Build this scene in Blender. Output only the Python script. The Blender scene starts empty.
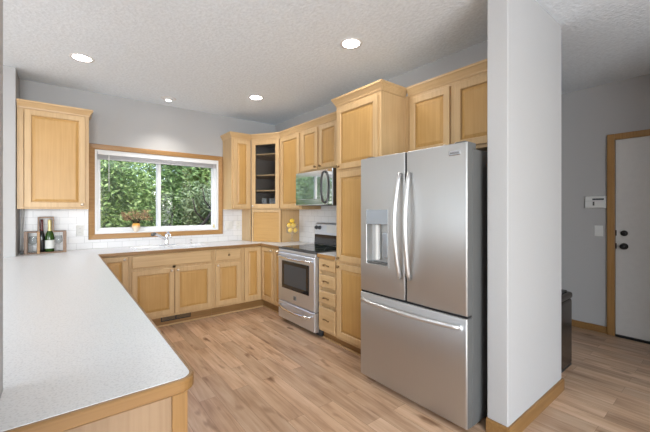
import bpy, bmesh, math, random
from mathutils import Vector, Matrix
import numpy as np

S = bpy.context.scene
COL = S.collection
R = math.radians

# ------------------------------------------------------------------ camera
cam_d = bpy.data.cameras.new('camera')
cam_d.sensor_width = 36.0
cam_d.lens = 332.0 / 650.0 * 36.0
cam_d.shift_y = -5.5 / 650.0
cam_d.clip_start = 0.02
cam = bpy.data.objects.new('camera', cam_d)
COL.objects.link(cam)
cam.location = (0, 0, 1.37)
cam.rotation_euler = (R(90), 0, -math.atan((325 - 63) / 332.0))
S.camera = cam

# ------------------------------------------------------------------ view, world, daylight
S.view_settings.view_transform = 'Standard'
S.view_settings.look = 'None'
S.view_settings.gamma = 1.0
S.view_settings.use_curve_mapping = False
S.view_settings.exposure = 0.95
try:
    S.cycles.use_denoising = True
    S.cycles.max_bounces = 10
    S.cycles.sample_clamp_indirect = 4.0
except Exception:
    pass

W = bpy.data.worlds.new('sky')
S.world = W
W.use_nodes = True
wn = W.node_tree.nodes
bg = wn['Background']
sky = wn.new('ShaderNodeTexSky')
sky.sky_type = 'NISHITA'
sky.sun_disc = False
sky.sun_elevation = R(48)
sky.sun_rotation = R(200)
sky.air_density = 1.0
sky.dust_density = 2.0
W.node_tree.links.new(sky.outputs[0], bg.inputs[0])
bg.inputs[1].default_value = 0.34


def lamp(name, kind, loc, rot, energy, color=(1, 1, 1), size=None, size_y=None, parent=None):
    d = bpy.data.lights.new(name, kind)
    d.energy = energy
    d.color = color
    if kind == 'AREA':
        d.shape = 'RECTANGLE' if size_y else 'DISK'
        d.size = size
        if size_y:
            d.size_y = size_y
    o = bpy.data.objects.new(name, d)
    COL.objects.link(o)
    o.location = loc
    o.rotation_euler = rot
    if parent:
        o.parent = parent
    return o


sun = lamp('sun', 'SUN', (0, 0, 8), (R(38), R(14), 0), 1.0, (1, .95, .86))
sun.data.angle = R(3)
# daylight entering by the big windows of the dining nook (left); large fill light added behind the camera
lamp('daylight_nook', 'AREA', (-3.52, 1.9, 1.35), (0, R(-90), 0), 42, (.86, .93, 1), 2.0, 3.2)
lamp('fill_behind_camera', 'AREA', (-.7, -3.42, 1.45), (R(112), 0, 0), 150, (.86, .93, 1), 3.2, 2.0)  # added fill for even brightness, tilted up to lift the ceiling


# ------------------------------------------------------------------ materials
def new_mat(name):
    m = bpy.data.materials.new(name)
    m.use_nodes = True
    return m, m.node_tree.nodes, m.node_tree.links, m.node_tree.nodes['Principled BSDF']


def plain(name, col, rough=.5, metal=0., spec=.5, noise=0., bump=0., bscale=200., coat=0.):
    m, n, l, p = new_mat(name)
    p.inputs['Base Color'].default_value = (*col, 1)
    p.inputs['Roughness'].default_value = rough
    p.inputs['Metallic'].default_value = metal
    p.inputs['Specular IOR Level'].default_value = spec
    p.inputs['Coat Weight'].default_value = coat
    if noise or bump:
        tc = n.new('ShaderNodeTexCoord')
        t = n.new('ShaderNodeTexNoise')
        t.inputs['Scale'].default_value = bscale
        t.inputs['Detail'].default_value = 3
        l.new(tc.outputs['Object'], t.inputs['Vector'])
        if noise:
            r = n.new('ShaderNodeValToRGB')
            r.color_ramp.elements[0].position = .3
            r.color_ramp.elements[1].position = .7
            r.color_ramp.elements[0].color = (*[c * (1 - noise) for c in col], 1)
            r.color_ramp.elements[1].color = (*[min(1, c * (1 + noise)) for c in col], 1)
            l.new(t.outputs['Fac'], r.inputs['Fac'])
            l.new(r.outputs['Color'], p.inputs['Base Color'])
        if bump:
            b = n.new('ShaderNodeBump')
            b.inputs['Strength'].default_value = bump
            b.inputs['Distance'].default_value = .01
            l.new(t.outputs['Fac'], b.inputs['Height'])
            l.new(b.outputs['Normal'], p.inputs['Normal'])
    return m


def wood(name, c0, c1, axis='z', rough=.38, fine=55., along=2.0, contrast=(.3, .72)):
    """straight-grained veneer, grain along the given local axis"""
    m, n, l, p = new_mat(name)
    tc = n.new('ShaderNodeTexCoord')
    oi = n.new('ShaderNodeObjectInfo')
    add = n.new('ShaderNodeVectorMath')
    add.operation = 'ADD'
    mul = n.new('ShaderNodeMath')
    mul.operation = 'MULTIPLY'
    mul.inputs[1].default_value = 7.0
    l.new(oi.outputs['Random'], mul.inputs[0])
    l.new(tc.outputs['Object'], add.inputs[0])
    l.new(mul.outputs[0], add.inputs[1])
    mp = n.new('ShaderNodeMapping')
    sc = {'x': (along, fine, fine), 'y': (fine, along, fine), 'z': (fine, fine, along)}[axis]
    mp.inputs['Scale'].default_value = sc
    l.new(add.outputs[0], mp.inputs['Vector'])
    t = n.new('ShaderNodeTexNoise')
    t.inputs['Scale'].default_value = 1.0
    t.inputs['Detail'].default_value = 5
    t.inputs['Distortion'].default_value = .4
    l.new(mp.outputs[0], t.inputs['Vector'])
    t2 = n.new('ShaderNodeTexNoise')
    t2.inputs['Scale'].default_value = 3.5
    t2.inputs['Detail'].default_value = 2
    l.new(add.outputs[0], t2.inputs['Vector'])
    mx = n.new('ShaderNodeMath')
    mx.operation = 'MULTIPLY_ADD'
    mx.inputs[1].default_value = .35
    l.new(t2.outputs['Fac'], mx.inputs[0])
    sb = n.new('ShaderNodeMath')
    sb.operation = 'MULTIPLY'
    sb.inputs[1].default_value = .65
    l.new(t.outputs['Fac'], sb.inputs[0])
    l.new(sb.outputs[0], mx.inputs[2])
    r = n.new('ShaderNodeValToRGB')
    r.color_ramp.elements[0].position = contrast[0]
    r.color_ramp.elements[1].position = contrast[1]
    r.color_ramp.elements[0].color = (*c0, 1)
    r.color_ramp.elements[1].color = (*c1, 1)
    l.new(mx.outputs[0], r.inputs['Fac'])
    l.new(r.outputs['Color'], p.inputs['Base Color'])
    p.inputs['Roughness'].default_value = rough
    return m


def glass_thin(name, tint=(1, 1, 1), gloss=.05, refl=1.0):
    m = bpy.data.materials.new(name)
    m.use_nodes = True
    n, l = m.node_tree.nodes, m.node_tree.links
    n.remove(n['Principled BSDF'])
    tr = n.new('ShaderNodeBsdfTransparent')
    tr.inputs[0].default_value = (*tint, 1)
    gl = n.new('ShaderNodeBsdfGlossy')
    gl.inputs['Roughness'].default_value = gloss
    lw = n.new('ShaderNodeLayerWeight')
    lw.inputs['Blend'].default_value = .5
    pw = n.new('ShaderNodeMath')
    pw.operation = 'POWER'
    pw.inputs[1].default_value = 4.0
    l.new(lw.outputs['Facing'], pw.inputs[0])
    fr = n.new('ShaderNodeMath')
    fr.operation = 'MULTIPLY_ADD'
    fr.inputs[1].default_value = .7
    fr.inputs[2].default_value = .04
    l.new(pw.outputs[0], fr.inputs[0])
    mu = n.new('ShaderNodeMath')
    mu.operation = 'MULTIPLY'
    mu.inputs[1].default_value = refl
    l.new(fr.outputs[0], mu.inputs[0])
    mi = n.new('ShaderNodeMixShader')
    l.new(mu.outputs[0], mi.inputs[0])
    l.new(tr.outputs[0], mi.inputs[1])
    l.new(gl.outputs[0], mi.inputs[2])
    l.new(mi.outputs[0], n['Material Output'].inputs[0])
    return m


def emissive(name, col, strength):
    m, n, l, p = new_mat(name)
    p.inputs['Base Color'].default_value = (*col, 1)
    p.inputs['Emission Color'].default_value = (*col, 1)
    p.inputs['Emission Strength'].default_value = strength
    return m


def floor_mat():
    m, n, l, p = new_mat('oak_plank_laminate')
    tc = n.new('ShaderNodeTexCoord')
    sep = n.new('ShaderNodeSeparateXYZ')
    l.new(tc.outputs['Object'], sep.inputs[0])
    cmb = n.new('ShaderNodeCombineXYZ')
    l.new(sep.outputs['Y'], cmb.inputs['X'])
    l.new(sep.outputs['X'], cmb.inputs['Y'])
    br = n.new('ShaderNodeTexBrick')
    br.offset = .37
    br.offset_frequency = 2
    br.inputs['Scale'].default_value = 1.0
    br.inputs['Brick Width'].default_value = .92
    br.inputs['Row Height'].default_value = .127
    br.inputs['Mortar Size'].default_value = .0011
    br.inputs['Mortar Smooth'].default_value = .3
    br.inputs['Bias'].default_value = 0.0
    br.inputs['Color1'].default_value = (0, 0, 0, 1)
    br.inputs['Color2'].default_value = (1, 1, 1, 1)
    br.inputs['Mortar'].default_value = (.5, .5, .5, 1)
    l.new(cmb.outputs[0], br.inputs['Vector'])
    # per-plank random shift of the grain
    sh = n.new('ShaderNodeVectorMath')
    sh.operation = 'SCALE'
    sh.inputs['Scale'].default_value = 9.0
    l.new(br.outputs['Color'], sh.inputs[0])
    ad = n.new('ShaderNodeVectorMath')
    ad.operation = 'ADD'
    l.new(tc.outputs['Object'], ad.inputs[0])
    l.new(sh.outputs[0], ad.inputs[1])
    mp = n.new('ShaderNodeMapping')
    mp.inputs['Scale'].default_value = (26, 1.6, 1)
    l.new(ad.outputs[0], mp.inputs['Vector'])
    g = n.new('ShaderNodeTexNoise')
    g.inputs['Scale'].default_value = 1.0
    g.inputs['Detail'].default_value = 6
    g.inputs['Distortion'].default_value = 1.1
    l.new(mp.outputs[0], g.inputs['Vector'])
    mp2 = n.new('ShaderNodeMapping')
    mp2.inputs['Scale'].default_value = (9, 1.9, 1)
    l.new(ad.outputs[0], mp2.inputs['Vector'])
    k = n.new('ShaderNodeTexNoise')
    k.inputs['Scale'].default_value = 1.0
    k.inputs['Detail'].default_value = 3
    l.new(mp2.outputs[0], k.inputs['Vector'])
    ramp = n.new('ShaderNodeValToRGB')
    e = ramp.color_ramp.elements
    e[0].position = .30
    e[0].color = (.30, .165, .088, 1)
    e[1].position = .68
    e[1].color = (.67, .48, .335, 1)
    e2 = ramp.color_ramp.elements.new(.48)
    e2.color = (.52, .335, .21, 1)
    mixf = n.new('ShaderNodeMath')
    mixf.operation = 'MULTIPLY_ADD'
    mixf.inputs[1].default_value = .5
    hk = n.new('ShaderNodeMath')
    hk.operation = 'MULTIPLY'
    hk.inputs[1].default_value = .5
    l.new(k.outputs['Fac'], hk.inputs[0])
    l.new(g.outputs['Fac'], mixf.inputs[0])
    l.new(hk.outputs[0], mixf.inputs[2])
    l.new(mixf.outputs[0], ramp.inputs['Fac'])
    tone = n.new('ShaderNodeMapRange')
    tone.inputs['To Min'].default_value = .80
    tone.inputs['To Max'].default_value = 1.16
    l.new(br.outputs['Color'], tone.inputs['Value'])
    tm = n.new('ShaderNodeMixRGB')
    tm.blend_type = 'MULTIPLY'
    tm.inputs[0].default_value = 1
    kn = n.new('ShaderNodeTexNoise')
    kn.inputs['Scale'].default_value = 1.0
    kn.inputs['Detail'].default_value = 2
    mp3 = n.new('ShaderNodeMapping')
    mp3.inputs['Scale'].default_value = (13, 3.4, 1)
    l.new(ad.outputs[0], mp3.inputs['Vector'])
    l.new(mp3.outputs[0], kn.inputs['Vector'])
    kr = n.new('ShaderNodeMapRange')
    kr.inputs['From Min'].default_value = .63
    kr.inputs['From Max'].default_value = .78
    l.new(kn.outputs['Fac'], kr.inputs['Value'])
    knot = n.new('ShaderNodeMixRGB')
    knot.inputs[2].default_value = (.20, .095, .045, 1)
    l.new(kr.outputs[0], knot.inputs[0])
    l.new(ramp.outputs[0], tm.inputs[1])
    l.new(tone.outputs[0], tm.inputs[2])
    seam = n.new('ShaderNodeMixRGB')
    seam.inputs[2].default_value = (.24, .14, .08, 1)
    l.new(br.outputs['Fac'], seam.inputs[0])
    l.new(tm.outputs[0], knot.inputs[1])
    l.new(knot.outputs[0], seam.inputs[1])
    l.new(seam.outputs[0], p.inputs['Base Color'])
    p.inputs['Roughness'].default_value = .36
    return m


def tile_mat():
    m, n, l, p = new_mat('white_subway_tile')
    tc = n.new('ShaderNodeTexCoord')
    sep = n.new('ShaderNodeSeparateXYZ')
    l.new(tc.outputs['Object'], sep.inputs[0])
    sm = n.new('ShaderNodeMath')
    sm.operation = 'ADD'
    l.new(sep.outputs['X'], sm.inputs[0])
    l.new(sep.outputs['Y'], sm.inputs[1])
    cmb = n.new('ShaderNodeCombineXYZ')
    l.new(sm.outputs[0], cmb.inputs['X'])
    l.new(sep.outputs['Z'], cmb.inputs['Y'])
    br = n.new('ShaderNodeTexBrick')
    br.inputs['Scale'].default_value = 1
    br.inputs['Brick Width'].default_value = .152
    br.inputs['Row Height'].default_value = .076
    br.inputs['Mortar Size'].default_value = .002
    br.inputs['Color1'].default_value = (.80, .80, .81, 1)
    br.inputs['Color2'].default_value = (.76, .76, .775, 1)
    br.inputs['Mortar'].default_value = (.56, .56, .57, 1)
    l.new(cmb.outputs[0], br.inputs['Vector'])
    l.new(br.outputs['Color'], p.inputs['Base Color'])
    p.inputs['Roughness'].default_value = .22
    return m


def counter_mat():
    m, n, l, p = new_mat('white_speckled_laminate')
    tc = n.new('ShaderNodeTexCoord')
    t = n.new('ShaderNodeTexNoise')
    t.inputs['Scale'].default_value = 170
    t.inputs['Detail'].default_value = 2
    l.new(tc.outputs['Object'], t.inputs['Vector'])
    r = n.new('ShaderNodeValToRGB')
    r.color_ramp.elements[0].position = .33
    r.color_ramp.elements[0].color = (.62, .625, .63, 1)
    r.color_ramp.elements[1].position = .50
    r.color_ramp.elements[1].color = (.74, .745, .75, 1)
    l.new(t.outputs['Fac'], r.inputs['Fac'])
    l.new(r.outputs[0], p.inputs['Base Color'])
    p.inputs['Roughness'].default_value = .33
    return m


def steel_mat(name, col, rough, axis='z'):
    m, n, l, p = new_mat(name)
    tc = n.new('ShaderNodeTexCoord')
    mp = n.new('ShaderNodeMapping')
    mp.inputs['Scale'].default_value = (3, 3, 260) if axis == 'h' else (260, 260, 3)
    t = n.new('ShaderNodeTexNoise')
    t.inputs['Scale'].default_value = 1
    t.inputs['Detail'].default_value = 2
    l.new(tc.outputs['Object'], mp.inputs[0])
    l.new(mp.outputs[0], t.inputs['Vector'])
    mr = n.new('ShaderNodeMapRange')
    mr.inputs['To Min'].default_value = rough - .05
    mr.inputs['To Max'].default_value = rough + .07
    l.new(t.outputs['Fac'], mr.inputs['Value'])
    l.new(mr.outputs[0], p.inputs['Roughness'])
    p.inputs['Base Color'].default_value = (*col, 1)
    p.inputs['Metallic'].default_value = 1
    return m


def leaf_mat(name, c0, c1, scale=3.0):
    m, n, l, p = new_mat(name)
    tc = n.new('ShaderNodeTexCoord')
    t = n.new('ShaderNodeTexNoise')
    t.inputs['Scale'].default_value = scale * 6
    t.inputs['Detail'].default_value = 3
    l.new(tc.outputs['Object'], t.inputs['Vector'])
    r = n.new('ShaderNodeValToRGB')
    r.color_ramp.elements[0].position = .35
    r.color_ramp.elements[1].position = .65
    r.color_ramp.elements[0].color = (*c0, 1)
    r.color_ramp.elements[1].color = (*c1, 1)
    l.new(t.outputs['Fac'], r.inputs['Fac'])
    l.new(r.outputs[0], p.inputs['Base Color'])
    p.inputs['Roughness'].default_value = .45
    p.inputs['Transmission Weight'].default_value = 0
    return m


M = {}
M['wall'] = plain('grey_wall_paint', (.465, .46, .455), .7, noise=.02, bump=.03, bscale=180)
M['white_wall'] = plain('pale_wall_paint', (.56, .565, .57), .7, bump=.02, bscale=180)
M['ceiling'] = plain('knockdown_ceiling', (.81, .87, .92), .9, noise=.05, bump=.55, bscale=42)
M['floor'] = floor_mat()
M['tile'] = tile_mat()
M['counter'] = counter_mat()
MC0, MC1 = (.50, .32, .152), (.63, .435, .226)
M['maple'] = wood('maple_frame', MC0, MC1)
M['maple_x'] = wood('maple_frame_level', MC0, MC1, 'x')
M['panel'] = wood('maple_panel', (.46, .258, .078), (.57, .34, .122))
M['panel_x'] = wood('maple_panel_level', (.46, .258, .078), (.57, .34, .122), 'x')
M['oak'] = wood('oak_trim', (.31, .155, .048), (.45, .255, .092), 'z', fine=80)
M['oak_x'] = wood('oak_trim_level', (.31, .155, .048), (.45, .255, .092), 'x', fine=80)
M['oak_y'] = wood('oak_trim_deep', (.31, .155, .048), (.45, .255, .092), 'y', fine=80)
M['oak_dark'] = wood('oak_trim_shaded', (.21, .105, .032), (.32, .175, .062), 'z', fine=80)  # darker copy of oak_trim, shade put into the colour where light falls too strongly
M['oak_shaded_x'] = wood('oak_trim_shaded_level', (.21, .105, .032), (.32, .175, .062), 'x', fine=80)
M['oak_panel'] = wood('oak_end_panel', (.22, .135, .072), (.36, .24, .142), 'z', fine=40, along=1.2)
M['steel'] = steel_mat('brushed_steel', (.54, .54, .535), .48)
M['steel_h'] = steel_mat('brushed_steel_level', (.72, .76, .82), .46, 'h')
M['mirror_steel'] = plain('polished_steel', (.78, .79, .80), .16, 1.)
M['handle'] = plain('satin_steel_handle', (.66, .66, .66), .34, .85)
M['cup'] = plain('pale_glass', (.80, .82, .82), .15)
M['cup'].node_tree.nodes['Principled BSDF'].inputs['Alpha'].default_value = .30
M['bowl_glass'] = plain('bowl_glass', (.85, .87, .87), .1)
M['bowl_glass'].node_tree.nodes['Principled BSDF'].inputs['Alpha'].default_value = .07
M['chrome'] = plain('polished_chrome', (.80, .81, .83), .12, 1.)
M['brass'] = plain('aged_brass', (.30, .21, .11), .38, 1.)
M['nickel'] = plain('satin_nickel_knob', (.70, .62, .52), .32, 1.)
M['dark'] = plain('dark_appliance_side', (.055, .057, .06), .42)
M['sidegrey'] = plain('fridge_side_grey', (.115, .116, .112), .45, 0.)
M['gasket'] = plain('gasket_and_gap_black', (.012, .012, .013), .6)
M['black_gloss'] = plain('black_glass', (.012, .013, .015), .06, spec=.6)
M['mirror_glass'] = plain('microwave_glass', (.80, .83, .83), .04, .97)
M['black'] = plain('black_metal', (.015, .015, .016), .38)
M['white'] = plain('white_vinyl', (.80, .81, .82), .4)
M['blind'] = plain('white_blind', (.50, .50, .52), .5)
M['enamel'] = plain('white_enamel', (.84, .84, .84), .16)
M['door_white'] = plain('white_door_paint', (.66, .65, .63), .45, noise=.02, bscale=20)
M['plastic'] = plain('white_plastic', (.74, .74, .72), .4)
M['glass'] = glass_thin('window_glass')
M['clear'] = glass_thin('clear_tableware', (.97, .98, .98), .03, 1.2)
M['cab_dark'] = plain('cabinet_interior', (.34, .29, .245), .6)
M['pane_dark'] = glass_thin('cabinet_door_glass', (.80, .81, .82), .04, .3)
M['display'] = plain('smoked_display', (.05, .06, .07), .15)
M['disp_panel'] = plain('dispenser_panel', (.40, .44, .48), .25, .5)
M['walnut'] = wood('walnut_board', (.14, .075, .04), (.27, .155, .085), 'x', fine=70)
M['green_glass'] = plain('dark_green_glass', (.03, .075, .012), .08)
M['red_glass'] = plain('dark_red_glass', (.13, .012, .012), .2)
M['gold_foil'] = plain('gold_foil', (.74, .64, .32), .35, .3)
M['label'] = plain('paper_label', (.72, .73, .70), .6)
M['lemon'] = plain('lemon_skin', (.92, .62, .07), .4, bump=.1, bscale=120)
M['pot'] = None
M['stem'] = plain('brown_stem', (.06, .03, .018), .7)
M['dried'] = leaf_mat('dried_leaf', (.30, .15, .08), (.58, .44, .24), 8)
M['bark'] = plain('bark', (.085, .07, .06), .9, noise=.3, bscale=25)
M['lawn'] = plain('lawn', (.05, .11, .03), .9, noise=.35, bscale=14)
M['lens'] = emissive('lit_lens', (1, .97, .92), 14)
M['trim_white'] = plain('white_fixture_trim', (.78, .78, .78), .4)
M['bin'] = plain('dark_bronze_bin', (.06, .05, .045), .22, .7)
M['pipe'] = plain('grey_cap', (.45, .45, .44), .5)


def pot_mat():
    m, n, l, p = new_mat('two_tone_glaze')
    tc = n.new('ShaderNodeTexCoord')
    sep = n.new('ShaderNodeSeparateXYZ')
    l.new(tc.outputs['Generated'], sep.inputs[0])
    t = n.new('ShaderNodeTexNoise')
    t.inputs['Scale'].default_value = 6
    l.new(tc.outputs['Generated'], t.inputs['Vector'])
    a = n.new('ShaderNodeMath')
    a.operation = 'MULTIPLY_ADD'
    a.inputs[1].default_value = .35
    l.new(t.outputs['Fac'], a.inputs[0])
    l.new(sep.outputs['Z'], a.inputs[2])
    r = n.new('ShaderNodeValToRGB')
    r.color_ramp.elements[0].position = .62
    r.color_ramp.elements[0].color = (.80, .68, .56, 1)
    r.color_ramp.elements[1].position = 1.0
    r.color_ramp.elements[1].color = (.85, .42, .08, 1)
    l.new(a.outputs[0], r.inputs['Fac'])
    l.new(r.outputs[0], p.inputs['Base Color'])
    p.inputs['Roughness'].default_value = .3
    return m


M['pot'] = pot_mat()


# ------------------------------------------------------------------ helpers
def thing(name, label, cat, loc=(0, 0, 0), rot=0., group=None):
    o = bpy.data.objects.new(name, None)
    COL.objects.link(o)
    o.empty_display_size = .1
    o.location = loc
    o.rotation_euler = (0, 0, rot)
    o['label'] = label
    o['category'] = cat
    if group:
        o['group'] = group
    return o


def tag(o, label, cat, group=None):
    o['label'] = label
    o['category'] = cat
    if group:
        o['group'] = group
    return o


def root_matrix(o):
    while o.parent:
        o = o.parent
    return Matrix.Translation(o.location) @ o.rotation_euler.to_matrix().to_4x4()


class MB:
    """collects shapes, then links them as ONE mesh object"""

    def __init__(self, T=None):
        self.bm = bmesh.new()
        self.T = T or Matrix.Identity(4)

    def _xf(self, vs, mi, fs, T=None):
        T = self.T if T is None else self.T @ T
        for v in vs:
            v.co = T @ v.co
        for f in fs:
            f.material_index = mi

    def box(self, x0, x1, y0, y1, z0, z1, mi=0, T=None):
        vs = [self.bm.verts.new((x, y, z)) for x in (x0, x1) for y in (y0, y1) for z in (z0, z1)]
        q = [(0, 1, 3, 2), (4, 6, 7, 5), (0, 4, 5, 1), (2, 3, 7, 6), (0, 2, 6, 4), (1, 5, 7, 3)]
        fs = [self.bm.faces.new([vs[i] for i in f]) for f in q]
        self._xf(vs, mi, fs, T)
        return self

    def prism(self, pts, z0, z1, mi=0, axis='z', T=None):
        """polygon extruded along an axis; pts are (x,y) / (x,z) / (y,z)"""
        def P(a, b, c):
            return {'z': (a, b, c), 'y': (a, c, b), 'x': (c, a, b)}[axis]
        lo = [self.bm.verts.new(P(a, b, z0)) for a, b in pts]
        hi = [self.bm.verts.new(P(a, b, z1)) for a, b in pts]
        n = len(pts)
        fs = [self.bm.faces.new(lo[::-1]), self.bm.faces.new(hi)]
        for i in range(n):
            j = (i + 1) % n
            fs.append(self.bm.faces.new((lo[i], lo[j], hi[j], hi[i])))
        self._xf(lo + hi, mi, fs, T)
        return self

    def lathe(self, prof, seg=24, mi=0, T=None, c=(0, 0, 0)):
        rings, fs, vs = [], [], []
        for r, z in prof:
            if r < 1e-6:
                v = self.bm.verts.new((c[0], c[1], c[2] + z))
                rings.append([v])
                vs.append(v)
            else:
                ring = [self.bm.verts.new((c[0] + r * math.cos(2 * math.pi * k / seg), c[1] + r * math.sin(2 * math.pi * k / seg), c[2] + z)) for k in range(seg)]
                rings.append(ring)
                vs += ring
        for a, b in zip(rings, rings[1:]):
            if len(a) == 1 and len(b) == 1:
                continue
            for k in range(seg):
                k2 = (k + 1) % seg
                if len(a) == 1:
                    fs.append(self.bm.faces.new((a[0], b[k2], b[k])))
                elif len(b) == 1:
                    fs.append(self.bm.faces.new((a[k], a[k2], b[0])))
                else:
                    fs.append(self.bm.faces.new((a[k], a[k2], b[k2], b[k])))
        for f in fs:
            f.smooth = True
        self._xf(vs, mi, fs, T)
        return self

    def tube(self, pts, r, seg=10, mi=0, flat=1.0, ref=None, T=None):
        """round (or flattened) bar along points; r is a number or a list"""
        P = [Vector(p) for p in pts]
        n = len(P)
        rr = r if isinstance(r, (list, tuple)) else [r] * n
        rings, fs, vs = [], [], []
        N = None
        for i in range(n):
            t = (P[min(i + 1, n - 1)] - P[max(i - 1, 0)]).normalized()
            if N is None:
                N = Vector(ref) if ref else (Vector((0, 0, 1)) if abs(t.z) < .9 else Vector((1, 0, 0)))
            N = (N - t * N.dot(t)).normalized()
            B = t.cross(N)
            ring = [self.bm.verts.new(P[i] + N * (rr[i] * math.cos(2 * math.pi * k / seg)) + B * (rr[i] * flat * math.sin(2 * math.pi * k / seg))) for k in range(seg)]
            rings.append(ring)
            vs += ring
        for a, b in zip(rings, rings[1:]):
            for k in range(seg):
                k2 = (k + 1) % seg
                fs.append(self.bm.faces.new((a[k], a[k2], b[k2], b[k])))
        for f in fs:
            f.smooth = True
        fs.append(self.bm.faces.new(rings[0][::-1]))
        fs.append(self.bm.faces.new(rings[-1]))
        self._xf(vs, mi, fs, T)
        return self

    def rects(self, x0, x1, z0, z1, prof, mi=0, back=True, cap=True, T=None):
        """concentric rectangles (inset, y) joined into a moulded board in the xz plane"""
        loops, fs, vs = [], [], []
        for i, y in prof:
            lp = [self.bm.verts.new(p) for p in ((x0 + i, y, z0 + i), (x1 - i, y, z0 + i), (x1 - i, y, z1 - i), (x0 + i, y, z1 - i))]
            loops.append(lp)
            vs += lp
        for a, b in zip(loops, loops[1:]):
            for k in range(4):
                k2 = (k + 1) % 4
                fs.append(self.bm.faces.new((a[k], a[k2], b[k2], b[k])))
        if back:
            fs.append(self.bm.faces.new(loops[0][::-1]))
        if cap:
            fs.append(self.bm.faces.new(loops[-1]))
        self._xf(vs, mi, fs, T)
        return self

    def sweep(self, path, prof, mi=0, prev=None, nxt=None, caps=True):
        """profile (out, z) swept along a level path (x, y); out is to the right of travel; mitred corners"""
        P = [Vector((p[0], p[1])) for p in path]
        A = [Vector(prev)] if prev else [P[0] * 2 - P[1]]
        Z = [Vector(nxt)] if nxt else [P[-1] * 2 - P[-2]]
        Q = A + P + Z
        rings, fs, vs = [], [], []
        for i in range(1, len(Q) - 1):
            d0 = (Q[i] - Q[i - 1]).normalized()
            d1 = (Q[i + 1] - Q[i]).normalized()
            n0, n1 = Vector((d0.y, -d0.x)), Vector((d1.y, -d1.x))
            b = (n0 + n1)
            b = b / max(.2, b.dot(n0)) if b.length > 1e-6 else n0
            ring = [self.bm.verts.new((Q[i].x + b.x * o, Q[i].y + b.y * o, z)) for o, z in prof]
            rings.append(ring)
            vs += ring
        m = len(prof)
        for a, c in zip(rings, rings[1:]):
            for k in range(m):
                k2 = (k + 1) % m
                fs.append(self.bm.faces.new((a[k], a[k2], c[k2], c[k])))
        if caps:
            fs.append(self.bm.faces.new(rings[0][::-1]))
            fs.append(self.bm.faces.new(rings[-1]))
        self._xf(vs, mi, fs)
        return self

    def build(self, name, mat, parent=None, bevel=0., seg=2, smooth=False, world=True):
        bm = self.bm
        bmesh.ops.recalc_face_normals(bm, faces=bm.faces)
        if parent is not None and world:
            inv = root_matrix(parent).inverted()
            bmesh.ops.transform(bm, matrix=inv, verts=bm.verts)
        me = bpy.data.meshes.new(name)
        bm.to_mesh(me)
        bm.free()
        for mm in (mat if isinstance(mat, (list, tuple)) else [mat]):
            me.materials.append(mm)
        o = bpy.data.objects.new(name, me)
        COL.objects.link(o)
        if parent is not None:
            o.parent = parent
        if smooth:
            for p in me.polygons:
                p.use_smooth = True
        if bevel:
            b = o.modifiers.new('edge', 'BEVEL')
            b.width = bevel
            b.segments = seg
            b.limit_method = 'ANGLE'
            b.angle_limit = R(40)
        return o


def struct(o, **kw):
    o['kind'] = 'structure'
    return o


def at(x, y, z=0., rot=0.):
    return Matrix.Translation((x, y, z)) @ Matrix.Rotation(rot, 4, 'Z')


def copy_tree(o, parent=None):
    c = o.copy()
    COL.objects.link(c)
    if parent is not None:
        c.parent = parent
    for ch in list(o.children):
        copy_tree(ch, c)
    return c


# ------------------------------------------------------------------ measured places
YB, XR, H = 4.825, 2.754, 2.780      # back wall, right wall, ceiling
YU, XU = YB - .33, XR - .33          # fronts of the wall cabinets
YF, XF = 4.212, 2.192                # fronts of the base cabinets
CT = .914                            # worktop
UB, UT = 1.385, 2.412                 # wall cabinet bottom, top (under the crown)

# ------------------------------------------------------------------ the room
struct(MB().box(-3.7, 5.0, -3.6, 5.0, -.1, 0).build('floor', M['floor']))
struct(MB().box(-3.7, 5.0, -3.6, 5.0, H, H + .1).build('ceiling', M['ceiling']))
# back wall with the window opening
WX0, WX1, WZ0, WZ1 = .298, 1.800, 1.085, 2.105
b = MB()
b.box(-.365, WX0, YB, YB + .16, 0, H).box(WX1, 5.0, YB, YB + .16, 0, H)
b.box(WX0, WX1, YB, YB + .16, 0, WZ0).box(WX0, WX1, YB, YB + .16, WZ1, H)
struct(b.build('wall_back', M['wall']))
struct(MB().box(XR, 2.99, .996, YB - .001, 0, H).build('wall_right', M['wall']))
struct(MB().box(2.066, 2.99, .871, .995, 0, H).build('wall_fridge_side', M['wall'], bevel=.006))
struct(MB().box(4.75, 4.92, -3.6, YB, 0, H).build('wall_hall', M['wall']))
struct(MB().box(3.2, 4.749, -.40, -.25, 0, H).build('wall_hall_light_block', M['wall']))  # unseen wall added to keep light out of the hall
struct(MB().box(-3.7, -.366, 4.46, YB + .16, 0, H).build('wall_nook', M['wall'], bevel=.005))
struct(MB().box(-.26, -.1205, .35, 1.18, 0, H).build('wall_left', M['wall'], bevel=.004))
# far left wall and the wall behind the camera, the first opened for a big window, the second round the added fill light
b = MB()
b.box(-3.7, -3.58, -3.6, .3, 0, H).box(-3.7, -3.58, 3.5, 4.45, 0, H)
b.box(-3.7, -3.58, .3, 3.5, 0, .3).box(-3.7, -3.58, .3, 3.5, 2.4, H)
struct(b.build('wall_far_left', M['white_wall']))
b = MB()
b.box(-3.57, -2.4, -3.6, -3.48, 0, H).box(1.0, 4.74, -3.6, -3.48, 0, H)
b.box(-2.4, 1.0, -3.6, -3.48, 0, .4).box(-2.4, 1.0, -3.6, -3.48, 2.5, H)
struct(b.build('wall_front', M['white_wall']))

# tiled strip between worktop and wall cabinets
b = MB()
b.box(-.364, .235, YB - .008, YB, CT + .001, UB).box(.235, 1.87, YB - .008, YB, CT + .001, 1.024)
b.box(1.87, 2.745, YB - .008, YB, CT + .001, UB)
struct(b.build('wall_back_tiling', M['tile']))
struct(MB().box(XR - .008, XR, 2.53, YB - .009, CT + .001, 1.43).build('wall_right_tiling', M['tile']))

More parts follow.
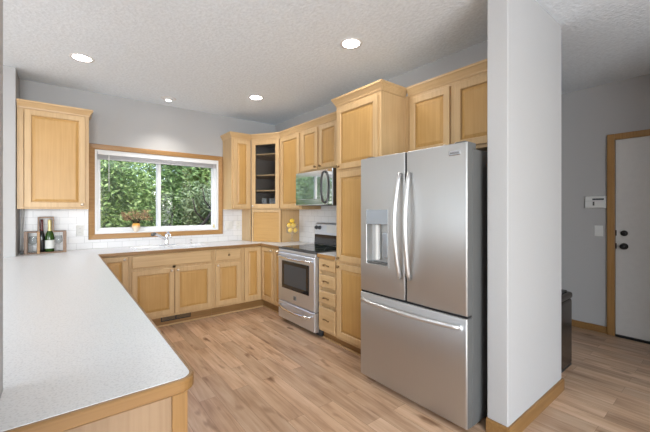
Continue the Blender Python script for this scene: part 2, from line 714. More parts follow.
# baseboards
BB = [(0, 0), (.014, 0), (.014, .075), (.010, .088), (0, .088)]
b = MB()
b.sweep([(2.066, .995), (2.066, .871), (2.99, .871), (2.99, 1.3)][::-1], [(-o, z) for o, z in BB][::-1])
bb = b.build('baseboard_fridge_side', M['oak_shaded_x'])
struct(bb)
b = MB()
b.box(4.7340, 4.7500, .953, 4.8, 0, .078)
struct(b.build('baseboard_hall', M['oak_shaded_x'], bevel=.003))

# hall door
b = MB()
b.box(4.7150, 4.7550, .898, .965, 0, 2.205)
b.box(4.7150, 4.7550, -.12, .898, 2.14, 2.205)
b.box(4.7150, 4.7550, -.187, -.12, 0, 2.205)
dt = struct(b.build('door_1_trim', M['oak'], bevel=.006))
dr = thing('door_1', 'white flat door with two black knobs in oak casing at the hall end', 'door', (4.7250, .39, .012))
dr['kind'] = 'structure'
MB().box(4.7300, 4.7650, -.118, .893, .025, 2.138).build('door_panel', M['door_white'], dr, bevel=.003)
MB().box(4.7160, 4.7700, -.118, .893, .0, .022).build('threshold', M['black'], dr)
for nm, z in (('door_knob', .985), ('deadbolt', 1.126)):
    T = Matrix.Translation((4.7300, .822, z)) @ Matrix.Rotation(R(-90), 4, 'Y')
    b = MB(T)
    if nm == 'door_knob':
        b.lathe([(0, 0), (.034, 0), (.034, .006), (.014, .010), (.013, .032), (.027, .042), (.030, .055), (.024, .067), (0, .070)], 20)
    else:
        b.lathe([(0, 0), (.032, 0), (.030, .014), (.022, .018), (0, .019)], 20).box(-.008, .008, -.016, .016, .018, .030)
    b.build(nm, M['black'], dr)
    MB().box(4.7280, 4.7340, .884, .894, z - .03, z + .03).build('latch_plate', M['black'], dr)

for o_ in (dt, dr):
    o_.location.y -= .014

# ------------------------------------------------------------------ window
win = struct(bpy.data.objects.new('window_1', None))
COL.objects.link(win)
win.location = (1.05, YB, 1.6)
b = MB()
CW = .062
b.rects(WX0 - CW, WX1 + CW, WZ0 - CW, WZ1 + CW, [(0, YB - .0), (0, YB - .017), (.006, YB - .022), (CW - .008, YB - .016), (CW, YB - .012), (CW, YB + .05)], back=False, cap=False)
b.build('casing', M['oak_x'], win)
b = MB()
b.rects(WX0, WX1, WZ0, WZ1, [(0, YB + .0), (0, YB + .14), ], back=False, cap=False)
b.rects(WX0 + .001, WX1 - .001, WZ0 + .001, WZ1 - .001, [(0, YB - .004), (.022, YB - .004), (.022, YB + .045), (.034, YB + .05), (.034, YB + .12)], back=False, cap=False)
b.build('frame', M['white'], win)
for nm, x0, x1, y in (('sliding_sash', .318, 1.035, YB + .055), ('fixed_sash', .985, 1.775, YB + .085)):
    wd = .042
    b = MB()
    b.rects(x0, x1, 1.115, 2.075, [(0, y + .03), (0, y), (wd - .012, y), (wd, y + .012), (wd, y + .03)], back=False, cap=False)
    f = b.build(nm, M['white'], win)
    MB().box(x0 + wd - .002, x1 - wd + .002, y + .019, y + .023, 1.115 + wd - .002, 2.075 - wd + .002).build('pane', M['glass'], f)
MB().box(WX0 + .002, WX1 - .002, YB - .006, YB + .14, WZ0 + .001, WZ0 + .009).build('sill', M['white'], win, bevel=.003)

bl = thing('window_blind', 'white slatted blind drawn up to the top of the kitchen window', 'blind', (1.05, YB + .02, 2.08))
MB().box(.325, 1.775, YB - .002, YB + .045, 2.048, 2.082).build('headrail', M['white'], bl, bevel=.003)
b = MB()
for k in range(7):
    z = 2.046 - k * .0062
    b.box(.33, 1.77, YB + .002, YB + .042, z - .0035, z)
b.build('slats', M['blind'], bl)
MB().box(.33, 1.77, YB + .0, YB + .044, 1.990, 2.002).build('bottom_rail', M['blind'], bl, bevel=.003)
MB().tube([(.44, YB + .0, 2.05), (.442, YB - .003, 1.6)], .004, 6).build('tilt_wand', M['plastic'], bl)
b = MB()
b.tube([(1.735, YB + .004, 2.05), (1.737, YB + .004, 1.6), (1.735, YB + .004, 1.17)], .0025, 6)
b.tube([(1.742, YB + .004, 2.05), (1.741, YB + .004, 1.6), (1.737, YB + .004, 1.17)], .0025, 6)
b.build('pull_cord', M['white'], bl)
MB(Matrix.Translation((1.736, YB + .004, 1.118))).lathe([(0, 0), (.013, .002), (.015, .02), (.006, .05), (0, .055)], 12).build('tassel', M['gold_foil'], bl)

# ------------------------------------------------------------------ cabinet makers
DOOR_F = [(0, 0), (0, -.017), (.003, -.020), (.050, -.020), (.054, -.016), (.056, -.008)]
DOOR_P = [(.056, -.006), (.061, -.006), (.084, -.0150)]


def knob(T, parent, x, z, mat=None, y=-.020):
    Tk = T @ Matrix.Translation((x, y, z)) @ Matrix.Rotation(R(90), 4, 'X')
    return MB(Tk).lathe([(0, 0), (.008, 0), (.006, .010), (.013, .016), (.0155, .022), (.012, .028), (0, .030)], 14).build('knob', mat or M['nickel'], parent)


def bail(T, parent, x, z):
    pts = [(x - .038, -.020, z - .008), (x - .036, -.036, z - .004), (x - .022, -.044, z + .008), (x, -.046, z + .012), (x + .022, -.044, z + .008), (x + .036, -.036, z - .004), (x + .038, -.020, z - .008)]
    return MB(T).tube(pts, [.007, .006, .005, .0045, .005, .006, .007], 8).build('pull', M['brass'], parent)


def door(T, root, x0, x1, z0, z1, kn=None, name='door', narrow=False, kmat=None):
    DF, DP = DOOR_F, DOOR_P
    if narrow:
        DF = [(i * .62, y) for i, y in DOOR_F]
        DP = [(i * .62, y) for i, y in DOOR_P]
    d = MB(T).rects(x0, x1, z0, z1, DF, cap=False).build(name, M['maple'], root)
    MB(T).rects(x0, x1, z0, z1, [(DP[0][0] - .003, -.004)] + DP).build('panel', M['panel'], d)
    if kn:
        knob(T, d, kn[0], kn[1], kmat)
    return d


def drawer(T, root, x0, x1, z0, z1, pull='knob'):
    d = MB(T).rects(x0, x1, z0, z1, [(0, 0), (0, -.014), (.004, -.016), (.010, -.020)]).build('drawer', M['maple_x'], root)
    if pull == 'knob':
        knob(T, d, (x0 + x1) / 2, (z0 + z1) / 2, M['brass'])
    elif pull == 'bail':
        bail(T, d, (x0 + x1) / 2, (z0 + z1) / 2)
    return d


def carcass(T, root, w, d, z0, z1, toe=0., stiles=(), rails=(), fr=.038, name='body', hollow=None):
    """box + face frame; local x is the width, the front faces -y"""
    b = MB(T)
    if toe:
        if hollow:
            b.box(.0, w, .02, d, toe, hollow)
            b.box(0, .016, .02, d, hollow, z1).box(w - .016, w, .02, d, hollow, z1).box(.016, w - .016, d - .012, d, hollow, z1)
        else:
            b.box(.0, w, .02, d, toe, z1)
        b.box(.0, w, .072, d, 0, toe)
    else:
        b.box(0, w, .02, d, z0, z1)
    o = b.build(name, M['maple'], root)
    f = MB(T)
    zb = toe if toe else z0
    f.box(0, fr, 0, .0199, zb, z1).box(w - fr, w, 0, .0199, zb, z1)
    f.box(fr, w - fr, .0, .0195, z1 - fr, z1).box(fr, w - fr, 0, .0195, zb, zb + fr)
    for s in stiles:
        f.box(s - .02, s + .02, .0005, .0198, zb + fr, z1 - fr)
    for r in rails:
        f.box(fr, w - fr, .0005, .0197, r - .018, r + .018)
    f.build('face_frame', M['maple'], root, bevel=.0012, seg=1)
    return o


CROWN = [(0, -.010), (.006, -.010), (.008, .003), (.012, .010), (.024, .030), (.032, .044), (.037, .047), (.037, .066), (.0, .066)]


def crown(root, path, z, prev=None, nxt=None):
    return MB().sweep(path, [(o, z + q) for o, q in CROWN], prev=prev, nxt=nxt).build('crown', M['maple_x'], root)


def toe(T, root, w, h=.12):
    MB(T).box(0, w, .062, .0715, 0, h).build('toe_board', M['oak_shaded_x'], root)  # recess shading put into the darker board colour
    MB(T).box(0, w, .048, .0619, 0, .016).build('shoe_moulding', M['maple_x'], root, bevel=.004)


def cab(name, label, cat, x, y, rot, group=None):
    t = thing(name, label, cat, (x, y, 0), rot, group)
    return t, at(x, y, 0, rot)


RR = -math.pi / 2  # cabinets on the right wall: local x runs towards the camera, the front faces -x

# ---- back run of base cabinets
x0 = .572
t, T = cab('sink_cabinet', 'maple sink base cabinet under the window, two doors below a false drawer front', 'cabinet', x0, YF, 0)
w = 1.505 - x0
carcass(T, t, w, .585, 0, .874, .122, stiles=(w / 2,), rails=(.705,), hollow=.70)
MB(T).rects(.024, w - .024, .722, .862, [(0, 0), (0, -.014), (.004, -.016), (.010, -.020)]).build('false_front', M['maple_x'], t)
door(T, t, .024, w / 2 - .004, .150, .692, (w / 2 - .035, .665))
door(T, t, w / 2 + .004, w - .024, .150, .692, (w / 2 + .035, .665))
toe(T, t, w)

t, T = cab('base_cabinet', 'maple base cabinet squeezed between the peninsula and the sink cabinet', 'cabinet', .30, YF, 0)
carcass(T, t, .270, .585, 0, .874, .122)
door(T, t, .012, .258, .150, .866, (.225, .835))

t, T = cab('base_cabinet', 'maple base cabinet right of the sink with one drawer over one door', 'cabinet', 1.507, YF, 0)
carcass(T, t, .388, .585, 0, .874, .122, rails=(.705,))
drawer(T, t, .024, .364, .722, .862, 'knob')
door(T, t, .024, .364, .150, .692, (.05, .665))
toe(T, t, .388)

# ---- inside corner unit with the two doors meeting at a right angle
t, T = cab('corner_cabinet', 'maple corner base cabinet with two doors meeting in the inside corner', 'cabinet', 1.897, YF, 0)
b = MB()
b.prism([(1.897, YF + .02), (XF + .02, YF + .02), (XF + .02, 3.842), (2.73, 3.842), (2.73, 4.81), (1.897, 4.81)], .122, .874)
b.prism([(1.897, YF + .072), (XF + .072, YF + .072), (XF + .072, 3.842), (2.73, 3.842), (2.73, 4.81), (1.897, 4.81)], 0, .1219)
b.build('body', M['maple'], t)
b = MB()
b.box(1.897, 1.925, YF, YF + .0199, .122, .874).box(1.925, XF, YF + .001, YF + .0195, .838, .874).box(1.925, XF, YF + .001, YF + .0195, .122, .156)
b.box(XF, XF + .0199, 3.842, 3.862, .122, .874).box(XF + .001, XF + .0195, 3.862, YF + .019, .838, .874).box(XF + .001, XF + .0195, 3.862, YF + .019, .122, .156)
b.build('face_frame', M['maple'], t, bevel=.0012, seg=1)
TL = at(1.897, YF, 0, 0)
door(TL, t, .030, XF - 1.897 - .022, .150, .866)
TR = at(XF, YF, 0, RR)
door(TR, t, .022, YF - 3.862, .150, .866, (YF - 3.862 - .03, .835))
b = MB()
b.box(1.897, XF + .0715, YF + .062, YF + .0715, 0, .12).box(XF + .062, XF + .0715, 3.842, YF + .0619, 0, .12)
b.build('toe_board', M['oak_shaded_x'], t)
b = MB()
b.box(1.897, XF + .0619, YF + .048, YF + .0619, 0, .016).box(XF + .048, XF + .0619, 3.842, YF + .0479, 0, .016)
b.build('shoe_moulding', M['maple_x'], t, bevel=.004)

t, T = cab('base_cabinet', 'very narrow maple base cabinet just left of the range', 'cabinet', XF, 3.840, RR)
carcass(T, t, .222, .545, 0, .874, .122, fr=.022)
door(T, t, .016, .206, .150, .866, (.111, .84), narrow=True)
toe(T, t, .222)

# ---- drawer bank right of the range
t, T = cab('drawer_cabinet', 'narrow maple bank of four drawers between range and pantry', 'cabinet', 2.150, 2.826, RR)
carcass(T, t, .296, .585, 0, .874, .10, fr=.022)
for z0, z1 in ((.742, .866), (.572, .700), (.400, .530), (.125, .358)):
    drawer(T, t, .014, .282, z0, z1, 'bail')
toe(T, t, .296, .098)

# ---- pantry
XG = 2.462                            # front of the cabinet over the fridge
PX = 2.140
t, T = cab('pantry_cabinet', 'tall maple pantry cabinet with three doors beside the fridge', 'cabinet', PX, 2.528, RR)
w = 2.528 - 1.935
carcass(T, t, w, .600, 0, UT, .10, rails=(1.757, .862), fr=.042)
door(T, t, .028, w - .028, 1.772, 2.372, (.06, 1.80), kmat=M['brass'])
door(T, t, .028, w - .028, .878, 1.742, (.06, .905), kmat=M['brass'])
door(T, t, .028, w - .028, .130, .848, (.06, .82), kmat=M['brass'])
toe(T, t, w, .098)
b = MB()
b.sweep([(2.42, 2.528), (PX, 2.528), (PX, 1.935), (XG - .001, 1.935)][::-1], [(-o, UT + q) for o, q in CROWN][::-1])
b.build('crown', M['maple_x'], t)

MB().box(XG + .004, 2.73, 1.899, 1.9345, 1.84, UT).build('filler_strip', M['maple'], t)
# ---- cabinet over the fridge
t, T = cab('fridge_top_cabinet', 'maple two-door wall cabinet above the stainless fridge', 'cabinet', XG, 1.896, RR)
w = 1.896 - 1.02
carcass(T, t, w, .28, 1.84, UT, 0, stiles=(w / 2,), fr=.036)
door(T, t, .026, w / 2 - .022, 1.868, 2.372, (w / 2 - .05, 1.892))
door(T, t, w / 2 + .022, w - .026, 1.868, 2.372, (w / 2 + .05, 1.892))
crown(t, [(XG, 1.896), (XG, 1.02)], UT)

# ---- wall cabinets
DA, DB = (2.170, YU), (XU, 4.09)     # ends of the diagonal corner unit
t, T = cab('wall_cabinet', 'tall narrow maple wall cabinet just right of the window', 'cabinet', 1.867, YU, 0)
carcass(T, t, .296, .33, UB, UT)
door(T, t, .024, .274, UB + .02, UT - .03)
b = MB()
b.sweep([(1.867, YB), (1.867, YU), DA], [(o, UT + q) for o, q in CROWN], nxt=DB)
b.build('crown', M['maple_x'], t)

# diagonal corner cabinet with a glass door
ang = math.atan2(DB[1] - DA[1], DB[0] - DA[0])
t, T = cab('corner_display_cabinet', 'diagonal corner wall cabinet with a glass door and shelves', 'cabinet', DA[0], DA[1], ang)
dw = math.hypot(DB[0] - DA[0], DB[1] - DA[1])
b = MB()
iD = Vector((math.cos(ang), math.sin(ang)))
iN = Vector((-math.sin(ang), math.cos(ang)))   # into the cabinet
A2 = Vector(DA) + iN * .02 + iD * .001
B2 = Vector(DB) + iN * .02 - iD * .001
poly = [tuple(A2), tuple(B2), (2.745, DB[1] + .002), (2.745, 4.815), (2.167, 4.815), (2.167, A2.y + .004)]
b.prism(poly, UB, UB + .018).prism(poly, UT - .018, UT)
b.box(2.735, 2.745, DB[1] + .002, 4.815, UB + .018, UT - .018).box(2.167, 2.735, 4.805, 4.815, UB + .018, UT - .018)
b.prism([tuple(B2), (2.735, DB[1] + .002), (2.735, DB[1] + .012), (B2.x + .002, DB[1] + .018)], UB + .018, UT - .018)
b.prism([(2.167, A2.y + .004), tuple(A2 + iD * .008), (2.177, 4.805), (2.167, 4.805)], UB + .018, UT - .018)
b.build('body', M['cab_dark'], t)
sh = [tuple(A2 + iN * .012 + iD * .02), tuple(B2 + iN * .012 - iD * .02), (2.733, DB[1] + .022), (2.733, 4.803), (2.18, 4.803)]
for z in (1.650, 1.875, 2.180):
    b = MB()
    b.prism(sh, z, z + .019)
    b.build('shelf', M['maple'], t)
b = MB(T)
b.box(0, .03, 0, .0199, UB, UT).box(dw - .03, dw, 0, .0199, UB, UT)
b.box(.03, dw - .03, 0, .0195, UT - .038, UT).box(.03, dw - .03, 0, .0195, UB, UB + .03)
b.build('face_frame', M['maple'], t, bevel=.0012, seg=1)
dd = MB(T).rects(.014, dw - .014, UB + .018, UT - .03, [(0, -.001), (0, -.017), (.003, -.020), (.056, -.020), (.062, -.014), (.062, -.001)], cap=False, back=False).build('door', M['maple'], t)
MB(T).box(.072, dw - .072, -.010, -.006, UB + .076, UT - .088).build('pane', M['pane_dark'], dd)
knob(T, dd, .045, UB + .05)
crown(t, [DA, DB], UT, prev=(1.867, YU), nxt=(XU, 3.6))

# appliance garage under it
t, T = cab('appliance_garage', 'diagonal maple appliance garage on the worktop in the corner', 'cabinet', DA[0], DA[1], ang)
b = MB()
b.box(2.167, 2.179, A2.y + .02, 4.814, CT + .001, UB - .001)
b.build('side_panel', M['maple'], t)
b = MB()
b.box(B2.x + .012, 2.744, DB[1] + .003, DB[1] + .015, CT + .001, UB - .001)
b.build('side_panel', M['maple'], t)
b = MB(T)
b.box(.002, .030, .004, .04, CT + .001, UB - .001).box(dw - .030, dw - .002, .004, .04, CT + .001, UB - .001).box(.030, dw - .030, .004, .04, UB - .038, UB - .001)
b.build('frame', M['maple'], t, bevel=.0015, seg=1)
b = MB(T)
z = CT + .003
while z < UB - .062:
    b.box(.031, dw - .031, .014, .020, z, z + .021)
    z += .0225
b.box(.031, dw - .031, .0185, .026, CT + .002, UB - .039)
tb = b.build('tambour_door', M['panel_x'], t, bevel=.002, seg=1)
MB(T).box(dw / 2 - .03, dw / 2 + .03, .006, .0139, CT + .008, CT + .018).build('pull', M['maple_x'], tb, bevel=.003)

t, T = cab('wall_cabinet', 'tall maple wall cabinet with one door left of the microwave', 'cabinet', XU, DB[1] - .002, RR)
w = DB[1] - .002 - 3.567
carcass(T, t, w, .322, UB, UT)
door(T, t, .022, w - .03, UB + .02, UT - .03, (w - .06, UB + .06))
crown(t, [DB, (XU, 3.567)], UT, prev=DA)

t, T = cab('over_range_cabinet', 'short two-door maple wall cabinet above the microwave', 'cabinet', XU, 3.565, RR)
w = 3.565 - 2.802
carcass(T, t, w, .322, 1.848, UT, 0, stiles=(w / 2,))
door(T, t, .026, w / 2 - .02, 1.872, UT - .03, (w / 2 - .05, 1.90), kmat=M['brass'])
door(T, t, w / 2 + .02, w - .026, 1.872, UT - .03, (w / 2 + .05, 1.90), kmat=M['brass'])
crown(t, [(XU, 3.565), (XU, 2.802)], UT)

t, T = cab('wall_cabinet', 'narrow maple wall cabinet between the microwave and the pantry', 'cabinet', XU, 2.800, RR)
carcass(T, t, .268, .322, UB, UT)
door(T, t, .024, .244, UB + .02, UT - .03)
crown(t, [(XU, 2.800), (XU, 2.532)], UT)

t, T = cab('wall_cabinet', 'single maple wall cabinet left of the window over the wooden bottle rack', 'cabinet', -.361, YU, 0)
w = .225 + .361
carcass(T, t, w, .318, UB, UT, fr=.05)
door(T, t, .056, w - .034, UB + .018, UT - .02, (w - .06, UB + .05))
b = MB()
b.sweep([(-.361, YU), (.225, YU), (.225, YB)], [(o, UT + q) for o, q in CROWN])
b.build('crown', M['maple_x'], t)

# ---- peninsula base
t = thing('peninsula_cabinet', 'wood-panelled base of the peninsula under the white worktop', 'cabinet', (.05, 2.6, 0))
b = MB()
b.box(-.09, .262, 1.19, 4.20, .10, .873).box(-.09, .175, 1.19, 4.20, 0, .0999)
b.box(-.09, .262, .99, 1.1895, 0, .873)
b.build('body', M['maple'], t)
MB().box(-.103, .234, .978, .9895, 0, .873).build('end_panel', M['oak_panel'], t)
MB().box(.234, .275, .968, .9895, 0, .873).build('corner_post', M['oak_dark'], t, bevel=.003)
for k in range(5):
    Tp = at(.2625, 1.25 + k * .58, 0, R(90))
    door(Tp, t, .01, .56, .125, .692, (.06, .665))
    drawer(Tp, t, .01, .56, .722, .862, 'knob')

# ------------------------------------------------------------------ worktops
def slab(b, outer, z0, z1, hole=None):
    bm = b.bm
    def ring(pts, z):
        return [bm.verts.new((x, y, z)) for x, y in pts]
    tops, bots = [], []
    for z, keep in ((z1, tops), (z0, bots)):
        for pts in ([outer] + ([hole] if hole else [])):
            vs = ring(pts, z)
            es = [bm.edges.new((vs[i], vs[(i + 1) % len(vs)])) for i in range(len(vs))]
            keep.append((vs, es))
        bmesh.ops.triangle_fill(bm, use_beauty=True, use_dissolve=False, edges=[e for _, es in keep for e in es])
    for (tv, _), (bv, _) in zip(tops, bots):
        n = len(tv)
        for i in range(n):
            j = (i + 1) % n
            bm.faces.new((tv[i], tv[j], bv[j], bv[i]))


def arc(cx, cy, r, a0, a1, n=6):
    return [(cx + r * math.cos(R(a0 + (a1 - a0) * k / n)), cy + r * math.sin(R(a0 + (a1 - a0) * k / n))) for k in range(n + 1)]


EB = .012
cnr = arc(.294 - EB - .035, .94 + EB + .035, .035, -90, 0)
outer = [(-.1195, .94 + EB)] + cnr + [(.294 - EB, 4.175 + EB), (2.160 + EB, 4.175 + EB), (2.160 + EB, 3.614), (2.744, 3.614), (2.744, 4.815), (-.363, 4.815), (-.363, 4.456), (-.45, 4.456), (-.45, 1.182), (-.1195, 1.182)]
SX0, SX1, SY0, SY1 = .655, 1.425, 4.295, 4.715
hole = [(SX0, SY0), (SX1, SY0), (SX1, SY1), (SX0, SY1)]
wt = thing('worktop', 'long white laminate worktop running over the peninsula and round to the range', 'worktop', (.1, 2.6, .874))
b = MB()
slab(b, outer, .875, CT, hole)
b.build('top', M['counter'], wt)
edge_prof = [(0, -.039), (.007, -.039), (EB, -.034), (EB, -.006), (.008, -.0015), (0, -.0015)]
b = MB()
# the path has its outer side on the right of travel
path = [(2.160 + EB, 3.614), (2.160 + EB, 4.175 + EB), (.294 - EB, 4.175 + EB)] + cnr[::-1] + [(-.1195, .94 + EB)]
b.sweep(path, [(-o, CT + z) for o, z in edge_prof])
b.build('edge_band', M['oak_shaded_x'], wt)

ws = thing('worktop', 'short piece of white worktop over the drawers between range and pantry', 'worktop', (2.4, 2.68, .874))
MB().box(2.119 + EB, 2.744, 2.532, 2.826, .875, CT).build('top', M['counter'], ws)
MB().box(2.119, 2.119 + EB - .0005, 2.532, 2.826, .875, CT - .0015).build('edge_band', M['oak_y'], ws, bevel=.004)

# sink
sk = thing('sink', 'white double-bowl sink set in the worktop below the window', 'sink', (1.04, 4.5, .914))
b = MB()
Z = CT
b.rects(0, 0, 0, 0, [(0, 0), (0, 0)], back=False, cap=False) if False else None
def basin(b, x0, x1, y0, y1, dz, r=.0):
    T = Matrix.Rotation(R(-90), 4, 'X')  # local y -> -z ; rects work in xz, so turn xz into xy
    loops = []
    for i, z in ((0, CT + .004), (.008, CT - .004), (.012, CT - dz * .6), (.035, CT - dz)):
        loops.append([b.bm.verts.new(p) for p in ((x0 + i, y0 + i, z), (x1 - i, y0 + i, z), (x1 - i, y1 - i, z), (x0 + i, y1 - i, z))])
    for a, c in zip(loops, loops[1:]):
        for k in range(4):
            k2 = (k + 1) % 4
            b.bm.faces.new((a[k], a[k2], c[k2], c[k]))
    b.bm.faces.new(loops[-1])
    return loops[0]
xa0, xa1, xb0, xb1, ya, yb = SX0 + .022, 1.025, 1.055, SX1 - .022, SY0 + .02, SY1 - .075
basin(b, xa0, xa1, ya, yb, .17)
basin(b, xb0, xb1, ya, yb, .17)
rx0, rx1, ry0, ry1 = SX0 - .02, SX1 + .02, SY0 - .02, SY1 + .02
zt = CT + .004
for (p, q, r_, s) in ((rx0, xa0, ry0, ry1), (xa1, xb0, ya, yb), (xb1, rx1, ry0, ry1), (xa0, xb1, ry0, ya), (xa0, xb1, yb, ry1)):
    vs = [b.bm.verts.new(v) for v in ((p, r_, zt), (q, r_, zt), (q, s, zt), (p, s, zt))]
    b.bm.faces.new(vs)
bmesh.ops.remove_doubles(b.bm, verts=b.bm.verts, dist=1e-4)
lip = [(rx0, ry0), (rx1, ry0), (rx1, ry1), (rx0, ry1)]
for i in range(4):
    j = (i + 1) % 4
    vs = [b.bm.verts.new((*lip[i], zt)), b.bm.verts.new((*lip[j], zt)), b.bm.verts.new((*lip[j], CT + .0003)), b.bm.verts.new((*lip[i], CT + .0003))]
    b.bm.faces.new(vs)
b.build('bowls', M['enamel'], sk)

# faucet behind the sink: chrome body, pull-out spout to the left, lever on top
fx, fy = 1.062, 4.685
fc = thing('faucet', 'chrome single-lever kitchen tap behind the sink', 'tap', (fx, fy, zt))
MB().box(fx - .11, fx + .11, fy - .028, fy + .028, zt, zt + .008).build('deck_plate', M['chrome'], fc, bevel=.006)
MB(Matrix.Translation((fx, fy, zt + .008))).lathe([(0, 0), (.028, 0), (.025, .02), (.022, .09), (.024, .125), (.019, .14), (0, .143)], 18).build('body', M['chrome'], fc)
sp = MB().tube([(fx, fy, zt + .075), (fx - .06, fy - .05, zt + .105), (fx - .135, fy - .12, zt + .150), (fx - .17, fy - .15, zt + .160)], [.017, .016, .016, .017], 12).build('spout', M['chrome'], fc)
MB().tube([(fx - .168, fy - .148, zt + .164), (fx - .198, fy - .172, zt + .158), (fx - .203, fy - .178, zt + .142)], [.020, .021, .017], 12).build('spray_head', M['sidegrey'], sp)
MB().tube([(fx, fy, zt + .143), (fx + .012, fy - .02, zt + .165), (fx + .03, fy - .055, zt + .135), (fx + .036, fy - .075, zt + .10)], [.014, .014, .012, .010], 10).build('lever', M['chrome'], fc)
sd = thing('soap_dispenser', 'small chrome soap pump at the right end of the sink', 'soap pump', (1.372, 4.700, zt))
MB(Matrix.Translation((1.372, 4.700, zt))).lathe([(0, 0), (.016, 0), (.014, .008), (.008, .012), (.007, .045), (.012, .048), (.012, .058), (0, .06)], 14).build('pump', M['chrome'], sd)
MB().tube([(1.372, 4.700, zt + .053), (1.372, 4.665, zt + .053), (1.372, 4.655, zt + .044)], .005, 8).build('nozzle', M['chrome'], sd)

# toe-kick vent
tv = thing('floor_register', 'dark metal vent grille in the toe kick below the sink cabinet', 'vent', (1.05, YF + .055, .05))
b = MB()
y = YF + .0555
b.rects(.905, 1.245, .054, .118, [(0, y + .005), (0, y), (.006, y - .002), (.010, y), (.010, y + .004)], back=True, cap=True)
b.box(1.070, 1.080, y - .001, y + .004, .062, .110)
b.build('frame', M['black'], tv)
b = MB()
for k in range(26):
    x = .918 + k * .0126
    if abs(x - 1.073) > .008:
        b.box(x, x + .005, y - .0012, y + .003, .065, .107)
b.build('louvres', M['brass'], tv)

# ------------------------------------------------------------------ range
RX, RY0, RY1 = 2.098, 2.834, 3.602
rg = thing('range', 'stainless electric range with black glass hob and oven door', 'range', (2.4, 3.218, 0))
b = MB()
b.box(RX + .055, 2.72, RY0, RY1, .05, .900).box(RX + .10, 2.70, RY0 + .03, RY1 - .03, 0, .0499)
b.build('body', M['dark'], rg, bevel=.004)
Tg = at(RX, RY1, 0, RR)    # local x from far to near, front -y
wR = RY1 - RY0
ck = MB().box(RX + .008, 2.655, RY0 - .004, RY1 + .004, .9005, .922).build('hob_frame', M['dark'], rg, bevel=.006)
MB().box(RX + .045, 2.640, RY0 + .02, RY1 - .02, .9222, .926).build('glass_hob', M['black_gloss'], ck, bevel=.0015)
for cx, cy, r in ((2.25, 3.03, .11), (2.25, 3.41, .085), (2.50, 3.03, .085), (2.50, 3.41, .11)):
    MB().lathe([(r, .9262), (r + .004, .9264), (r + .004, .9262)], 40, T=Matrix.Translation((cx, cy, 0))).build('burner_ring', M['sidegrey'], ck)
# back guard
bgm = MB().prism([(2.655, .922), (2.69, .905), (2.735, .905), (2.735, 1.208), (2.700, 1.208), (2.672, 1.190), (2.662, 1.06)], RY0, RY1, axis='y')
bgd = bgm.build('back_guard', M['steel_h'], rg, bevel=.004)
Tn = Matrix.Translation((2.668, 0, 1.135))
b = MB()
b.box(2.660, 2.668, 3.07, 3.34, 1.085, 1.185)
b.build('display', M['plastic'], bgd, bevel=.002)
MB().prism([(2.651, .9265), (2.656, .9265), (2.6655, 1.055), (2.660, 1.056)], RY0 + .012, RY1 - .012, axis='y').build('vent_panel', M['black_gloss'], bgd)
for yk in (3.560, 3.490, 2.945, 2.875):
    Tk = Matrix.Translation((2.670, yk, 1.145)) @ Matrix.Rotation(R(-90), 4, 'Y')
    MB(Tk).lathe([(0, -.006), (.027, -.006), (.027, .006), (.022, .010), (.020, .026), (.016, .029), (0, .029)], 20).box(-.017, .017, -.004, .004, .028, .034).build('knob', M['dark'], bgd)
# front: vent strip, oven door, drawer
MB(Tg).box(.002, wR - .002, .010, .0549, .866, .9).build('front_rail', M['steel_h'], rg, bevel=.005)
od = MB(Tg).rects(.004, wR - .004, .278, .862, [(0, .055), (0, .008), (.010, 0)]).build('oven_door', M['steel_h'], rg)
MB(Tg).rects(.10, wR - .105, .440, .768, [(0, .002), (0, -.003), (.006, -.005)]).build('window', M['black_gloss'], od)
MB(Tg).rects(.150, wR - .155, .485, .728, [(0, -.0045), (.002, -.0055)]).build('inner_pane', M['display'], od)
hp = [(.05, .0, .815), (.055, -.035, .822), (.12, -.052, .820), (wR / 2, -.060, .815), (wR - .12, -.052, .820), (wR - .055, -.035, .822), (wR - .05, .0, .815)]
MB(Tg).tube(hp, .013, 12).build('handle', M['chrome'], od)
MB(Tg).rects(wR / 2 - .022, wR / 2 + .022, .335, .380, [(0, .002), (0, -.005), (.004, -.008)]).build('badge', M['sidegrey'], od)
sdw = MB(Tg).rects(.004, wR - .004, .062, .268, [(0, .055), (0, .010), (.010, .002)]).build('storage_drawer', M['steel_h'], rg)
hp = [(.07, .004, .222), (.08, -.028, .218), (.2, -.042, .205), (wR / 2, -.048, .200), (wR - .2, -.042, .205), (wR - .08, -.028, .218), (wR - .07, .004, .222)]
MB(Tg).tube(hp, .013, 12).build('handle', M['chrome'], sdw)

# ------------------------------------------------------------------ microwave
MX, MY0, MY1, MZ0, MZ1 = 2.335, 2.806, 3.562, 1.432, 1.844
mw = thing('microwave', 'stainless over-the-range microwave with mirrored door', 'microwave', (2.55, 3.22, MZ0))
MB().box(MX + .04, 2.74, MY0, MY1, MZ0, MZ1).build('body', M['dark'], mw, bevel=.004)
Tm = at(MX, MY1, 0, RR)
wM = MY1 - MY0
dr_ = MB(Tm).rects(.002, .640, MZ0 + .002, MZ1 - .002, [(0, .039), (0, .006), (.006, .0)]).build('door', M['mirror_steel'], mw)
MB(Tm).rects(.004, .520, MZ0 + .072, MZ1 - .062, [(0, .001), (0, -.002), (.003, -.003)]).build('window', M['mirror_glass'], dr_)
hh = [(.600, .0, 1.815), (.600, -.030, 1.800), (.602, -.050, 1.74), (.604, -.056, 1.64), (.602, -.050, 1.54), (.600, -.030, 1.475), (.600, .0, 1.460)]
MB(Tm).tube(hh, [.013, .013, .012, .012, .012, .013, .013], 10, flat=1.2, ref=(0, 1, 0)).build('handle', M['dark'], dr_)
cp = MB(Tm).rects(.642, .732, MZ0 + .002, MZ1 - .002, [(0, .039), (0, .006), (.004, .001)]).build('control_panel', M['mirror_glass'], mw)
